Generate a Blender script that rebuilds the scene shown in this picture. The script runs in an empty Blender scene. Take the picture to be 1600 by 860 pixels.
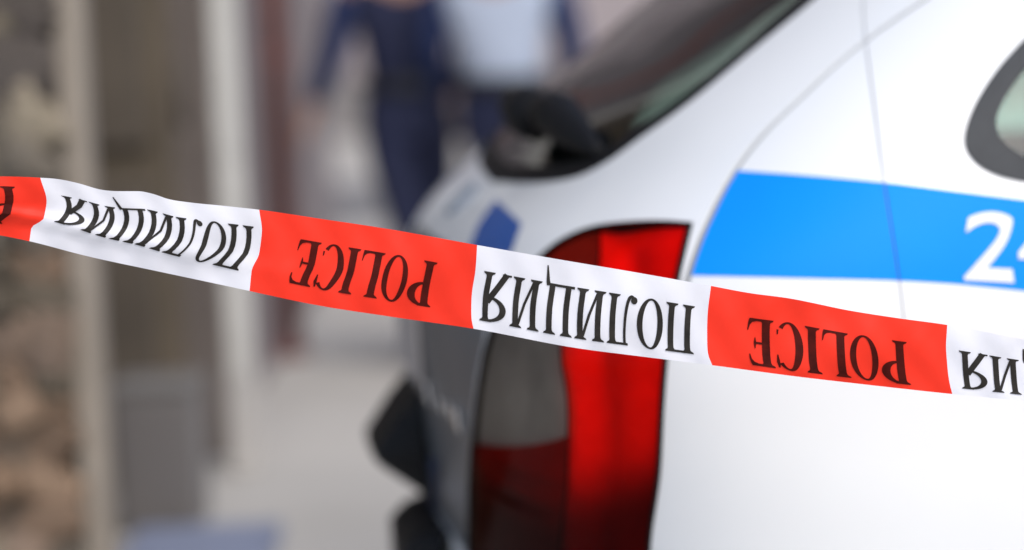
import bpy, bmesh, math, random
import numpy as np
from mathutils import Vector, Matrix
from mathutils.bvhtree import BVHTree
from mathutils.geometry import delaunay_2d_cdt

random.seed(7)
R = math.radians
scene = bpy.context.scene
col = scene.collection

# ------------------------------------------------------------------ camera
CAM = Vector((0, 0, 1.3)); PITCH = R(6.1); ROLL = R(2.3); FPX = 4000.0
Fw = Vector((0, math.cos(PITCH), -math.sin(PITCH)))
R0 = Vector((1, 0, 0)); U0 = R0.cross(Fw)
Rt = R0 * math.cos(ROLL) - U0 * math.sin(ROLL)
Up = R0 * math.sin(ROLL) + U0 * math.cos(ROLL)
cd = bpy.data.cameras.new('camera'); cam = bpy.data.objects.new('camera', cd); col.objects.link(cam)
cam.matrix_world = Matrix(((Rt.x, Up.x, -Fw.x, CAM.x), (Rt.y, Up.y, -Fw.y, CAM.y), (Rt.z, Up.z, -Fw.z, CAM.z), (0, 0, 0, 1)))
cd.sensor_width = 36; cd.lens = 90; cd.clip_start = 0.05; cd.clip_end = 2000
cd.dof.use_dof = True; cd.dof.focus_distance = 2.51; cd.dof.aperture_fstop = 1.7
cd.dof.aperture_blades = 0
scene.camera = cam

# ------------------------------------------------------------------ light
SUN_EL, SUN_AZ = R(48), R(150)
w = bpy.data.worlds.new('World'); scene.world = w; w.use_nodes = True
nt = w.node_tree; bg = nt.nodes['Background']
sky = nt.nodes.new('ShaderNodeTexSky'); sky.sky_type = 'NISHITA'; sky.sun_disc = False
sky.sun_elevation = SUN_EL; sky.sun_rotation = SUN_AZ
sky.air_density = 1.0; sky.dust_density = 2.0; sky.ozone_density = 1.0
nt.links.new(sky.outputs[0], bg.inputs[0]); bg.inputs[1].default_value = 0.10
sd = bpy.data.lights.new('sun', 'SUN'); sun = bpy.data.objects.new('sun', sd); col.objects.link(sun)
sd.energy = 1.4; sd.angle = R(50); sd.color = (1.0, 0.97, 0.93)
dv = Vector((math.sin(SUN_AZ) * math.cos(SUN_EL), math.cos(SUN_AZ) * math.cos(SUN_EL), math.sin(SUN_EL)))
sun.rotation_euler = dv.to_track_quat('Z', 'Y').to_euler(); sun.location = dv * 30
scene.view_settings.view_transform = 'Standard'; scene.view_settings.look = 'None'
scene.view_settings.exposure = 0.78; scene.view_settings.gamma = 1.0
scene.render.engine = 'CYCLES'
scene.cycles.max_bounces = 8; scene.cycles.transparent_max_bounces = 12


def at(px, py, Y):
    d = Fw + Rt * ((px - 800) / FPX) + Up * ((430 - py) / FPX)
    return CAM + d * (Y / d.y)


def gnd(px, py, z=0.0):
    d = Fw + Rt * ((px - 800) / FPX) + Up * ((430 - py) / FPX)
    return CAM + d * ((z - CAM.z) / d.z)


# ------------------------------------------------------------------ materials
def lin(c):
    return tuple(((x / 255) / 12.92 if x / 255 <= 0.04045 else ((x / 255 + 0.055) / 1.055) ** 2.4) for x in c)


def mat(name, color, rough=0.5, metal=0.0, coat=0.0, spec=0.5, noise=0.0, nscale=8.0, bump=0.0, bscale=60.0, trans=0.0, color2=None):
    m = bpy.data.materials.new(name); m.use_nodes = True
    t = m.node_tree; b = t.nodes['Principled BSDF']
    b.inputs['Base Color'].default_value = (*color, 1); b.inputs['Roughness'].default_value = rough
    b.inputs['Metallic'].default_value = metal; b.inputs['Coat Weight'].default_value = coat
    b.inputs['Coat Roughness'].default_value = 0.04
    b.inputs['Specular IOR Level'].default_value = spec
    tc = t.nodes.new('ShaderNodeTexCoord')
    if noise > 0:
        n = t.nodes.new('ShaderNodeTexNoise'); n.inputs['Scale'].default_value = nscale; n.inputs['Detail'].default_value = 6
        t.links.new(tc.outputs['Object'], n.inputs['Vector'])
        r = t.nodes.new('ShaderNodeValToRGB')
        r.color_ramp.elements[0].position = 0.3; r.color_ramp.elements[1].position = 0.7
        c2 = color2 or tuple(min(1, x * (1 + noise)) for x in color)
        c1 = color if color2 else tuple(x * (1 - noise) for x in color)
        r.color_ramp.elements[0].color = (*c1, 1); r.color_ramp.elements[1].color = (*c2, 1)
        t.links.new(n.outputs['Fac'], r.inputs['Fac']); t.links.new(r.outputs['Color'], b.inputs['Base Color'])
    if bump > 0:
        n2 = t.nodes.new('ShaderNodeTexNoise'); n2.inputs['Scale'].default_value = bscale; n2.inputs['Detail'].default_value = 5
        t.links.new(tc.outputs['Object'], n2.inputs['Vector'])
        bp = t.nodes.new('ShaderNodeBump'); bp.inputs['Strength'].default_value = bump; bp.inputs['Distance'].default_value = 0.01
        t.links.new(n2.outputs['Fac'], bp.inputs['Height']); t.links.new(bp.outputs['Normal'], b.inputs['Normal'])
    if trans > 0:
        out = t.nodes['Material Output']; mx = t.nodes.new('ShaderNodeMixShader'); tr = t.nodes.new('ShaderNodeBsdfTranslucent')
        mx.inputs[0].default_value = trans; tr.inputs[0].default_value = (*color, 1)
        t.links.new(b.outputs[0], mx.inputs[1]); t.links.new(tr.outputs[0], mx.inputs[2]); t.links.new(mx.outputs[0], out.inputs[0])
    return m


def glass(name, tint, ior=1.5, rough=0.01, boost=1.0):
    m = bpy.data.materials.new(name); m.use_nodes = True; t = m.node_tree
    t.nodes.remove(t.nodes['Principled BSDF']); out = t.nodes['Material Output']
    fr = t.nodes.new('ShaderNodeFresnel'); fr.inputs[0].default_value = ior
    mu = t.nodes.new('ShaderNodeMath'); mu.operation = 'MULTIPLY'; mu.inputs[1].default_value = boost; mu.use_clamp = True
    tr = t.nodes.new('ShaderNodeBsdfTransparent'); tr.inputs[0].default_value = (*tint, 1)
    gl = t.nodes.new('ShaderNodeBsdfGlossy'); gl.inputs['Roughness'].default_value = rough; gl.inputs[0].default_value = (1, 1, 1, 1)
    mx = t.nodes.new('ShaderNodeMixShader')
    t.links.new(fr.outputs[0], mu.inputs[0]); t.links.new(mu.outputs[0], mx.inputs[0])
    t.links.new(tr.outputs[0], mx.inputs[1]); t.links.new(gl.outputs[0], mx.inputs[2]); t.links.new(mx.outputs[0], out.inputs[0])
    return m


def tinted(name, dark, clear, boost=0.10):
    """coloured lens plastic: tint mixed from dark to clear by attribute clarity"""
    m = glass(name, clear, 1.45, 0.05, boost); t = m.node_tree
    at_ = t.nodes.new('ShaderNodeAttribute'); at_.attribute_name = 'clarity'
    mx = t.nodes.new('ShaderNodeMix'); mx.data_type = 'RGBA'
    mx.inputs[6].default_value = (*dark, 1); mx.inputs[7].default_value = (*clear, 1)
    tr = [n for n in t.nodes if n.type == 'BSDF_TRANSPARENT'][0]
    t.links.new(at_.outputs['Fac'], mx.inputs[0]); t.links.new(mx.outputs[2], tr.inputs[0])
    return m


M = {
    'white_paint': mat('white_paint', (0.81, 0.82, 0.82), 0.30, coat=0.6, noise=0.012, nscale=5),
    'blue_film': mat('blue_film', (0.0, 0.265, 0.90), 0.6, spec=.2, noise=0.04, nscale=6),
    'shaded_blue_film': mat('shaded_blue_film', (0.010, 0.075, 0.30), 0.4),  # stripe blue with the shade of the tailgate corner put into it
    'gap': mat('gap', (0.30, 0.31, 0.32), 0.8),
    'fine_gap': mat('fine_gap', (0.34, 0.35, 0.40), 0.8),
    'emblem_grey': mat('emblem_grey', (0.22, 0.25, 0.29), 0.6),
    'rubber': mat('rubber', (0.046, 0.049, 0.053), 0.6, spec=.3, noise=0.1, nscale=30),
    'black_plastic': mat('black_plastic', (0.006, 0.006, 0.007), 0.55, spec=.15, bump=0.2, bscale=400),
    'shaded_tailgate_grey': mat('shaded_tailgate_grey', (0.090, 0.100, 0.112), 0.35, coat=0.1, noise=0.06, nscale=9),  # white tailgate with its shade put into a grey colour
    'chrome': mat('chrome', (0.75, 0.76, 0.78), 0.15, metal=1.0),
    'red_lens': tinted('red_lens', (0.24, 0.006, 0.004), (0.92, 0.05, 0.024)),
    'maroon_lens': tinted('maroon_lens', (0.1, 0.01, 0.01), (0.44, 0.08, 0.055)),
    'dark_lens': tinted('dark_lens', (0.15, 0.025, 0.02), (0.37, 0.03, 0.02)),
    'smoke_lens': tinted('smoke_lens', (0.30, 0.28, 0.26), (0.44, 0.41, 0.375)),
    'reflector': mat('reflector', (0.78, 0.77, 0.76), 0.35, spec=.5, noise=0.12, nscale=22),
    'far_lens': mat('far_lens', (0.03, 0.001, 0.001), 0.5, spec=.1),
    'lens_cover': glass('lens_cover', (0.97, 0.95, 0.95), 1.45, 0.03, 0.3),
    'rear_glass': glass('rear_glass', (0.50, 0.58, 0.54), 1.5, 0.02, 0.75),
    'side_glass': glass('side_glass', (0.66, 0.97, 0.88), 1.5, 0.02, 1.0),
    'interior': mat('interior', (0.035, 0.037, 0.04), 0.8, noise=0.2, nscale=20),
    'tyre': mat('tyre', (0.02, 0.02, 0.021), 0.8, bump=0.3, bscale=80),
    'rim': mat('rim', (0.5, 0.5, 0.52), 0.3, metal=0.8),
    'numeral': mat('numeral', (0.80, 0.79, 0.82), 0.4),
    'tape_white': mat('tape_white', (0.79, 0.785, 0.83), 0.5, spec=.3, trans=0.12, bump=0.05, bscale=45),
    'tape_red': mat('tape_red', (0.93, 0.034, 0.012), 0.5, spec=.3, trans=0.12, bump=0.05, bscale=45),
    'ink': mat('ink', (0.022, 0.019, 0.016), 0.55, spec=.2, noise=0.35, nscale=90),
    'ink_on_red': mat('ink_on_red', (0.060, 0.004, 0.002), 0.6, spec=.12, noise=0.3, nscale=90),
}


# ------------------------------------------------------------------ object helpers
def mesh_obj(name, verts, faces, m, parent=None, smooth=False, normals=None):
    me = bpy.data.meshes.new(name); me.from_pydata([tuple(v) for v in verts], [], [tuple(f) for f in faces]); me.update()
    if m is not None: me.materials.append(m)
    if smooth:
        me.polygons.foreach_set('use_smooth', [True] * len(me.polygons))
        if normals is not None: me.normals_split_custom_set_from_vertices([tuple(n) for n in normals])
    o = bpy.data.objects.new(name, me); col.objects.link(o)
    if parent: o.parent = parent
    return o


def bm_obj(name, bm, m, parent=None, smooth=False):
    bmesh.ops.recalc_face_normals(bm, faces=bm.faces)
    me = bpy.data.meshes.new(name); bm.to_mesh(me); bm.free(); me.materials.append(m)
    if smooth: me.polygons.foreach_set('use_smooth', [True] * len(me.polygons))
    o = bpy.data.objects.new(name, me); col.objects.link(o)
    if parent: o.parent = parent
    return o


def tag(o, label=None, cat=None, group=None, kind=None):
    if label: o['label'] = label
    if cat: o['category'] = cat
    if group: o['group'] = group
    if kind: o['kind'] = kind
    return o


def empty(name, loc=(0, 0, 0), rz=0.0):
    o = bpy.data.objects.new(name, None); col.objects.link(o); o.location = loc; o.rotation_euler = (0, 0, rz)
    o.empty_display_size = 0.1
    return o


def add_box(bm, c, s, bevel=0.0, rot=None, seg=2):
    r = bmesh.ops.create_cube(bm, size=1.0)
    vs = r['verts']
    bmesh.ops.scale(bm, vec=Vector(s), verts=vs)
    if bevel > 0:
        es = list({e for v in vs for e in v.link_edges})
        q = bmesh.ops.bevel(bm, geom=es, offset=bevel, segments=seg, affect='EDGES', profile=0.5)
        vs = list({v for f in q['faces'] for v in f.verts} | {v for v in vs if v.is_valid})
    if rot is not None: bmesh.ops.rotate(bm, cent=(0, 0, 0), matrix=rot, verts=vs)
    bmesh.ops.translate(bm, vec=Vector(c), verts=vs)
    return vs


def box_obj(name, c, s, m, parent=None, bevel=0.0, rot=None, smooth=False):
    bm = bmesh.new(); add_box(bm, c, s, bevel, rot); return bm_obj(name, bm, m, parent, smooth)


def tube(bm, pts, rads, n=12, cap=True):
    rings = []
    for i, p in enumerate(pts):
        p = Vector(p)
        d = (Vector(pts[min(i + 1, len(pts) - 1)]) - Vector(pts[max(i - 1, 0)])).normalized()
        x = d.orthogonal().normalized() if abs(d.z) < 0.95 else Vector((1, 0, 0)) - d * d.x
        x.normalize(); y = d.cross(x)
        rings.append([bm.verts.new(p + (x * math.cos(2 * math.pi * k / n) + y * math.sin(2 * math.pi * k / n)) * rads[i]) for k in range(n)])
    for a, b in zip(rings, rings[1:]):
        for k in range(n): bm.faces.new((a[k], a[(k + 1) % n], b[(k + 1) % n], b[k]))
    if cap:
        bm.faces.new(rings[0][::-1]); bm.faces.new(rings[-1])


# ================================================================== SETTING
pave = mat('paving', (0.425, 0.405, 0.375), 0.8, noise=0.10, nscale=0.9, bump=0.3, bscale=30)
ground = mesh_obj('ground', [(-400, -400, 0), (400, -400, 0), (400, 400, 0), (-400, 400, 0)], [(0, 1, 2, 3)], pave)
tag(ground, kind='structure')
# darker strip of asphalt between the two pavements (far street)
road = mesh_obj('road', [(-60, 15.4, .004), (60, 15.4, .004), (60, 19.0, .004), (-60, 19.0, .004)], [(0, 1, 2, 3)],
                mat('asphalt', (0.19, 0.185, 0.185), 0.85, noise=0.15, nscale=2, bump=0.3))
tag(road, kind='structure')

# ---- far building across the street
far = empty('far_building', (0, 26, 0))
tag(far, 'long mauve grey building with tall windows closing the street behind the walking people', 'building')
plaster = mat('mauve_plaster', (0.33, 0.285, 0.29), 0.85, noise=0.12, nscale=0.7, bump=0.2)
stonegrey = mat('plinth_stone', (0.20, 0.185, 0.18), 0.8, noise=0.15, nscale=2)
box_obj('wall', (0, 4, 6), (70, 8, 12), plaster, far)
box_obj('plinth', (0, -0.06, 0.3), (70.1, 0.12, 0.6), stonegrey, far, 0.01)
wframe = mat('window_frame', (0.55, 0.53, 0.5), 0.6); wpane = mat('window_pane', (0.03, 0.035, 0.04), 0.08)
me_f = me_p = me_s = None
for fl in range(3):
    for k in range(-9, 10):
        c = (k * 3.4, -0.03, 2.6 + fl * 3.3)
        if me_f is None:
            bm = bmesh.new()
            for q in ((-.6, 0, .07), (.6, 0, .07), (0, 0, .05)): add_box(bm, (q[0], 0, 0), (q[2], .1, 1.7))
            for q in (-.82, .82): add_box(bm, (0, 0, q), (1.13, .098, .07))
            fo = bm_obj('window', bm, wframe, far); me_f = fo.data
            po = box_obj('pane', (0, .02, 0), (1.15, .02, 1.6), wpane, fo); me_p = po.data
            so = box_obj('sill', (0, -.06, -.9), (1.45, .2, .07), stonegrey, fo); me_s = so.data
            fo.location = c
        else:
            fo = bpy.data.objects.new('window', me_f); col.objects.link(fo); fo.parent = far; fo.location = c
            for nme, mm in (('pane', me_p), ('sill', me_s)):
                po = bpy.data.objects.new(nme, mm); col.objects.link(po); po.parent = fo

# ---- left: rubble stone wall end
YW = 5.4
xr = at(104, 430, YW).x
sw = empty('stone_wall', (xr - 0.7, YW, 0))
tag(sw, 'rough brown rubble stone wall at the left edge beside the pale door jamb', 'wall')
mort = mat('mortar', (0.19, 0.155, 0.118), 0.9, noise=0.25, nscale=12, bump=0.5)
core = box_obj('core', (0.0, 0.20, 1.6), (1.4, 0.32, 3.2), mort, sw)
pal_low = [(0.25, 0.162, 0.102), (0.21, 0.138, 0.09), (0.29, 0.195, 0.128), (0.15, 0.11, 0.078), (0.115, 0.092, 0.065), (0.26, 0.185, 0.135)]
pal_hi = [(0.22, 0.18, 0.13), (0.11, 0.09, 0.077), (0.30, 0.25, 0.18), (0.16, 0.132, 0.102), (0.095, 0.08, 0.068), (0.20, 0.168, 0.13)]
stone_mats = {}
for nm_, pal in (('warm', pal_low), ('grey', pal_hi)):
    stone_mats[nm_] = [mat('stone_%s' % nm_, c, 0.85, noise=0.3, nscale=14, bump=0.8, bscale=25) for c in pal]
stone_meshes = []
for k in range(6):
    bm = bmesh.new(); add_box(bm, (0, 0, 0), (1, 1, 1), 0.09, seg=2)
    for v in bm.verts: v.co += Vector([random.uniform(-.05, .05) for _ in range(3)])
    me = bpy.data.meshes.new('stone'); bm.to_mesh(me); bm.free()
    me.polygons.foreach_set('use_smooth', [True] * len(me.polygons)); me.materials.append(None); stone_meshes.append(me)
z = 0.0
while z < 3.1:
    h = random.uniform(0.06, 0.12); x = -0.70
    while x < 0.69:
        wd = random.uniform(0.05, 0.12)
        if x + wd > 0.64: wd = 0.70 - x
        o = bpy.data.objects.new('stone', random.choice(stone_meshes)); col.objects.link(o); o.parent = sw
        o.location = (x + wd / 2, 0.03 + random.uniform(-.012, .012), z + h / 2)
        o.scale = ((wd - .002) * random.uniform(1.0, 1.3), 0.16 * random.uniform(.8, 1.15), (h - .002) * random.uniform(1.0, 1.4)); o.rotation_euler = (random.uniform(-.1, .1), random.uniform(-.9, .9), random.uniform(-.15, .15))
        o.material_slots[0].link = 'OBJECT'
        warm = 1 if z < 0.78 else 0
        if random.random() < .12: warm = 1 - warm
        o.material_slots[0].material = random.choice(stone_mats['warm' if warm else 'grey'])
        x += wd
    z += h

# pale stone door jamb
xl, xr2 = at(106, 430, YW - .02).x, at(150, 430, YW - .02).x
jm = mat('jamb_stone', (0.275, 0.235, 0.19), 0.75, noise=0.10, nscale=5, bump=0.2)
jamb = box_obj('door_jamb', ((xl + xr2) / 2, YW + .03, 1.55), (xr2 - xl, 0.10, 3.1), jm, bevel=.008)
tag(jamb, 'pale narrow stone door jamb standing at the right end of the rubble wall', 'door jamb')

# dark wooden door in the recess behind
YD = 6.9
dl, dr = at(120, 430, YD).x, at(276, 430, YD).x
door = empty('wooden_door', ((dl + dr) / 2, YD, 0))
tag(door, 'dark brown panelled wooden door in the recess behind the pale jamb', 'door')
wood = mat('dark_wood', (0.112, 0.087, 0.058), 0.6, noise=0.2, nscale=3)
wood2 = mat('dark_wood_panel', (0.09, 0.072, 0.054), 0.55, noise=0.25, nscale=3)
dw = dr - dl + .5
box_obj('frame', (-.25, .06, 1.3), (dw, .06, 2.6), wood, door)
for k, (zc, hh) in enumerate(((0.50, .72), (1.30, .70), (2.10, .70))):
    for s in (0, 1): box_obj('panel', (-.25 + (s - .5) * dw * .48, .018, zc), (dw * .38, .05, hh), wood2, door, .012)
bm = bmesh.new(); tube(bm, [(.18, -.07, 1.0), (.18, -.07, 1.18)], [.012, .012]); tube(bm, [(.18, .03, 1.01), (.18, -.07, 1.01)], [.009, .009]); tube(bm, [(.18, .03, 1.17), (.18, -.07, 1.17)], [.009, .009])
bm_obj('handle', bm, mat('bronze', (.06, .045, .03), .5), door, True)
# building body left, behind the wall and door
lb = empty('left_building', (-4.0, 8.0, 0))
tag(lb, 'mauve grey rendered building rising behind the stone wall and dark door', 'building')
rend = mat('mauve_render', (0.205, 0.175, 0.177), 0.9, noise=0.15, nscale=2, bump=.3)
box_obj('wall', (0, 2.4, 4), ((at(296, 430, 7).x + 4.0) * 2, 5.0, 8), rend, lb)
box_obj('cornice', (0, -0.2, 7.8), ((at(310, 430, 7).x + 4.0) * 2 + .2, .3, .35), jm, lb, .03)
box_obj('lintel', (0.9, -1.35, 3.25), (3.6, 1.9, .3), jm, lb, .02)

# grey stone plinth block / cabinet
g1, g2 = gnd(188, 835), gnd(312, 835)
gy = (g1.y + g2.y) / 2
cab = empty('grey_cabinet', ((g1.x + g2.x) / 2, gy + .12, 0))
tag(cab, 'low grey metal cabinet standing on the pavement in front of the dark door', 'cabinet')
cm = mat('cabinet_grey', (0.165, 0.152, 0.145), 0.6, noise=0.08, nscale=6)
cw = g2.x - g1.x; ch = 0.36
box_obj('body', (0, 0, ch / 2), (cw, .24, ch), cm, cab, .008)
box_obj('lid', (0, 0, ch + .008), (cw + .014, .26, .02), mat('lid_grey', (0.17, 0.16, 0.15), .6), cab, .006)
box_obj('door_panel', (0, -.122, ch / 2), (cw - .03, .01, ch - .05), mat('cabinet_door', (0.15, 0.138, 0.132), .55), cab, .004)

# pale square pillar
p1, p2 = gnd(360, 742), gnd(404, 742)
pw = p2.x - p1.x; py_ = p1.y
pil = empty('stone_pillar', ((p1.x + p2.x) / 2, py_ + pw / 2, 0), R(6))
tag(pil, 'pale grey square stone pillar between the brownish pier and the red brown pipe', 'pillar')
pm = mat('pillar_stone', (0.55, 0.54, 0.51), 0.75, noise=0.10, nscale=4, bump=.2)
pw *= 0.9
for k in range(6):
    box_obj('block', (0, 0, .28 + .62 * k + .31), (pw, pw, .615), pm, pil, .006)
box_obj('base', (0, 0, .14), (pw + .02, pw + .02, .28), mat('pillar_base', (0.44, 0.42, 0.40), .8, noise=.1, nscale=5), pil, .01)
box_obj('capital', (0, 0, 4.06), (pw + .12, pw + .12, .14), pm, pil, .02)

# brownish pier left of the pillar
q1, q2 = gnd(282, 722), gnd(362, 722)
pil2 = box_obj('wall_pier', ((q1.x + q2.x) / 2, q1.y + .16, 2.0), (q2.x - q1.x, .3, 4.0), mat('pier_render', (0.215, 0.178, 0.155), .85, noise=.15, nscale=3, bump=.3), bevel=.01)
tag(pil2, 'brownish grey rendered pier between the dark door and the pale square pillar', 'pier')

# red-brown pipe
g = gnd(447, 556)
pipe = empty('drain_pipe', (g.x, g.y, 0))
tag(pipe, 'red brown vertical pipe standing on the pavement right of the pale pillar', 'pipe')
rb = mat('rust_red', (0.15, 0.036, 0.024), 0.6, noise=.12, nscale=6)
bm = bmesh.new(); tube(bm, [(0, 0, .0), (0, 0, 4.0)], [.062, .062], 20); bm_obj('shaft', bm, rb, pipe, True)
bm = bmesh.new(); tube(bm, [(0, 0, .0), (0, 0, .012), (0, 0, .013), (0, 0, .05)], [.09, .09, .072, .068], 20); bm_obj('foot', bm, rb, pipe)
for k in (1.1, 2.6):
    bm = bmesh.new(); tube(bm, [(0, 0, k), (0, 0, k + .06)], [.069, .069], 20); bm_obj('collar', bm, rb, pipe)

# blue grey slab on the pavement
c1 = gnd(330, 842)
slab = box_obj('step_slab', (c1.x, c1.y - .25, .02), (.36, .5, .04), mat('blue_grey', (0.20, 0.225, 0.31), .7, noise=.1, nscale=6), bevel=.008)
tag(slab, 'pale blue grey flat slab lying on the pavement before the grey cabinet', 'slab')


# ================================================================== PEOPLE
skin_m = mat('skin', (0.42, 0.24, 0.17), 0.5); navy = mat('navy_cloth', (0.008, 0.012, 0.045), 0.85, noise=.15, nscale=12)
navy2 = mat('navy_trousers', (0.007, 0.011, 0.042), 0.85, noise=.15, nscale=12)
shirt_m = mat('pale_blue_shirt', (0.42, 0.48, 0.60), 0.8, noise=.06, nscale=8); hair_m = mat('hair', (0.02, 0.014, 0.01), 0.6)
shoe_m = mat('black_shoe', (0.012, 0.012, 0.012), 0.4); belt_m = mat('black_belt', (0.012, 0.012, 0.014), 0.5)
blue_m = mat('royal_blue_cloth', (0.010, 0.022, 0.085), 0.85, noise=.1, nscale=10)


def skin_mesh(name, J, E, root, m, parent, sub=2):
    ids = {k: i for i, k in enumerate(J)}
    me = bpy.data.meshes.new(name); me.from_pydata([J[k][:3] for k in J], [(ids[a], ids[b]) for a, b in E], [])
    o = bpy.data.objects.new(name, me); col.objects.link(o); o.parent = parent
    md = o.modifiers.new('skin', 'SKIN'); md.use_smooth_shade = True
    sv = me.skin_vertices[0].data
    for k in J:
        r = J[k][3]; r = r if isinstance(r, tuple) else (r, r)
        sv[ids[k]].radius = r; sv[ids[k]].use_root = (k == root)
    s = o.modifiers.new('sub', 'SUBSURF'); s.levels = sub; s.render_levels = sub
    me.materials.append(m)
    return o


def person(loc, yaw, label, cols, legs, arms, cap=False):
    t = empty('person', loc, yaw); tag(t, label, 'person', 'people walking in the street')
    # local: +Y is forward, X right
    J = {}; E = []
    J['pel'] = (0, 0, .95, (.13, .10)); J['sp'] = (0, 0, 1.12, (.12, .09)); J['ch'] = (0, 0, 1.32, (.15, .10)); J['nk'] = (0, .0, 1.48, .052)
    J['hd0'] = (0, .02, 1.56, (.062, .075)); J['hd1'] = (0, .025, 1.64, (.075, .092)); J['hd2'] = (0, .015, 1.71, (.066, .08))
    E += [('pel', 'sp'), ('sp', 'ch'), ('ch', 'nk'), ('nk', 'hd0'), ('hd0', 'hd1'), ('hd1', 'hd2')]
    J['nose'] = (0, .125, 1.635, .012); E.append(('hd1', 'nose'))
    tr, jk = {}, {}
    for s, sn in ((-1, 'l'), (1, 'r')):
        kn, an = legs[sn]
        hp = Vector((s * .09, 0, .90)); kn = Vector(kn); an = Vector(an)
        J[sn + 'hp'] = (*hp, .085); J[sn + 'kn'] = (*kn, .055); J[sn + 'an'] = (*an, .04); J[sn + 'to'] = (an.x, an.y + .17, max(.03, an.z - .06), .034)
        E += [('pel', sn + 'hp'), (sn + 'hp', sn + 'kn'), (sn + 'kn', sn + 'an'), (sn + 'an', sn + 'to')]
        el, wr = arms[sn]; el = Vector(el); wr = Vector(wr)
        J[sn + 'sh'] = (s * .18, 0, 1.40, .055); J[sn + 'el'] = (*el, .042); J[sn + 'wr'] = (*wr, .028)
        d = (wr - el).normalized(); pm_ = wr + d * .07
        J[sn + 'pm'] = (*pm_, (.026, .02))
        E += [('ch', sn + 'sh'), (sn + 'sh', sn + 'el'), (sn + 'el', sn + 'wr'), (sn + 'wr', sn + 'pm')]
        fwd = Vector((0, 1, 0)); fwd = (fwd - d * fwd.dot(d)).normalized()
        for f, (off, ln) in enumerate(((.028, .07), (.010, .08), (-.010, .075), (-.028, .058))):
            b = pm_ + fwd * off + d * .02; m_ = b + d * ln * .55; e = m_ + d * ln * .45 - Vector((s * .015, 0, 0))
            for q, (pp, rr) in enumerate(((b, .0095), (m_, .009), (e, .007))): J[sn + 'f%d%d' % (f, q)] = (*pp, rr)
            E += [(sn + 'pm', sn + 'f%d0' % f), (sn + 'f%d0' % f, sn + 'f%d1' % f), (sn + 'f%d1' % f, sn + 'f%d2' % f)]
        tb = wr + d * .03 + fwd * .03; te = tb + d * .045 + fwd * .025
        J[sn + 't0'] = (*tb, .010); J[sn + 't1'] = (*te, .008); E += [(sn + 'wr', sn + 't0'), (sn + 't0', sn + 't1')]
    skin_mesh('body', J, E, 'pel', skin_m, t)
    # trousers
    T = {'w': (0, 0, 1.10, (.148, .112)), 'p': (0, 0, .93, (.145, .115))}; TE = [('w', 'p')]
    for s, sn in ((-1, 'l'), (1, 'r')):
        kn, an = map(Vector, legs[sn]); hp = Vector((s * .092, 0, .86))
        T[sn + 'h'] = (*hp, .098); T[sn + 'k'] = (*kn, .076); T[sn + 'a'] = (*(an + (kn - an) * .1), .07)
        TE += [('p', sn + 'h'), (sn + 'h', sn + 'k'), (sn + 'k', sn + 'a')]
    skin_mesh('trousers', T, TE, 'p', cols[1], t)
    K = {'b': (0, 0, .91, (.160, .122)), 's': (0, 0, 1.15, (.15, .112)), 'c': (0, 0, 1.33, (.175, .12)), 'n': (0, 0, 1.46, .075)}
    KE = [('b', 's'), ('s', 'c'), ('c', 'n')]
    A = {}
    for s, sn in ((-1, 'l'), (1, 'r')):
        el, wr = map(Vector, arms[sn])
        K[sn + 's'] = (s * .185, 0, 1.40, .075); KE.append(('c', sn + 's'))
        SL = {'a': (s * .185, 0, 1.40, .073), 'b': (*el, .060), 'c': (*(el + (wr - el) * .95), .046)}
        skin_mesh('sleeve', SL, [('a', 'b'), ('b', 'c')], 'a', cols[2], t, 1)
        an = Vector(legs[sn][1])
        bm = bmesh.new(); add_box(bm, (an.x, an.y + .06, an.z - .045), (.095, .27, .09), .035); bm_obj('shoe', bm, shoe_m, t, True)
        bm = bmesh.new(); bmesh.ops.create_uvsphere(bm, u_segments=10, v_segments=8, radius=.012, matrix=Matrix.Translation((s * .032, .108, 1.665))); bm_obj('eye', bm, shoe_m, t, True)
        bm = bmesh.new(); bmesh.ops.create_uvsphere(bm, u_segments=8, v_segments=6, radius=.028, matrix=Matrix.Translation((s * .082, .01, 1.64)) @ Matrix.Diagonal((.35, .7, 1.1, 1))); bm_obj('ear', bm, skin_m, t, True)
    skin_mesh('jacket', K, KE, 'c', cols[0], t)
    bm = bmesh.new(); bmesh.ops.create_uvsphere(bm, u_segments=16, v_segments=10, radius=.1, matrix=Matrix.Translation((0, .0, 1.70)) @ Matrix.Diagonal((.86, 1.0, .82, 1)))
    bmesh.ops.delete(bm, geom=[v for v in bm.verts if v.co.z < 1.66 and v.co.y > -.02], context='VERTS'); bm_obj('hair', bm, hair_m, t, True)
    bm = bmesh.new(); add_box(bm, (0, .1, 1.59), (.045, .014, .01), .004); bm_obj('mouth', bm, mat('lip', (.35, .13, .11), .5), t)
    bm = bmesh.new()
    n = 24; rr = []
    for k in range(n):
        a = 2 * math.pi * k / n
        rr.append([bm.verts.new((math.cos(a) * (.168 + e), math.sin(a) * (.128 + e), zz)) for e, zz in ((0, 1.0), (.006, 1.005), (.006, 1.04), (0, 1.045))])
    for k in range(n):
        for q in range(4): bm.faces.new((rr[k][q], rr[(k + 1) % n][q], rr[(k + 1) % n][(q + 1) % 4], rr[k][(q + 1) % 4]))
    bm_obj('belt', bm, belt_m, t)
    return t


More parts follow.
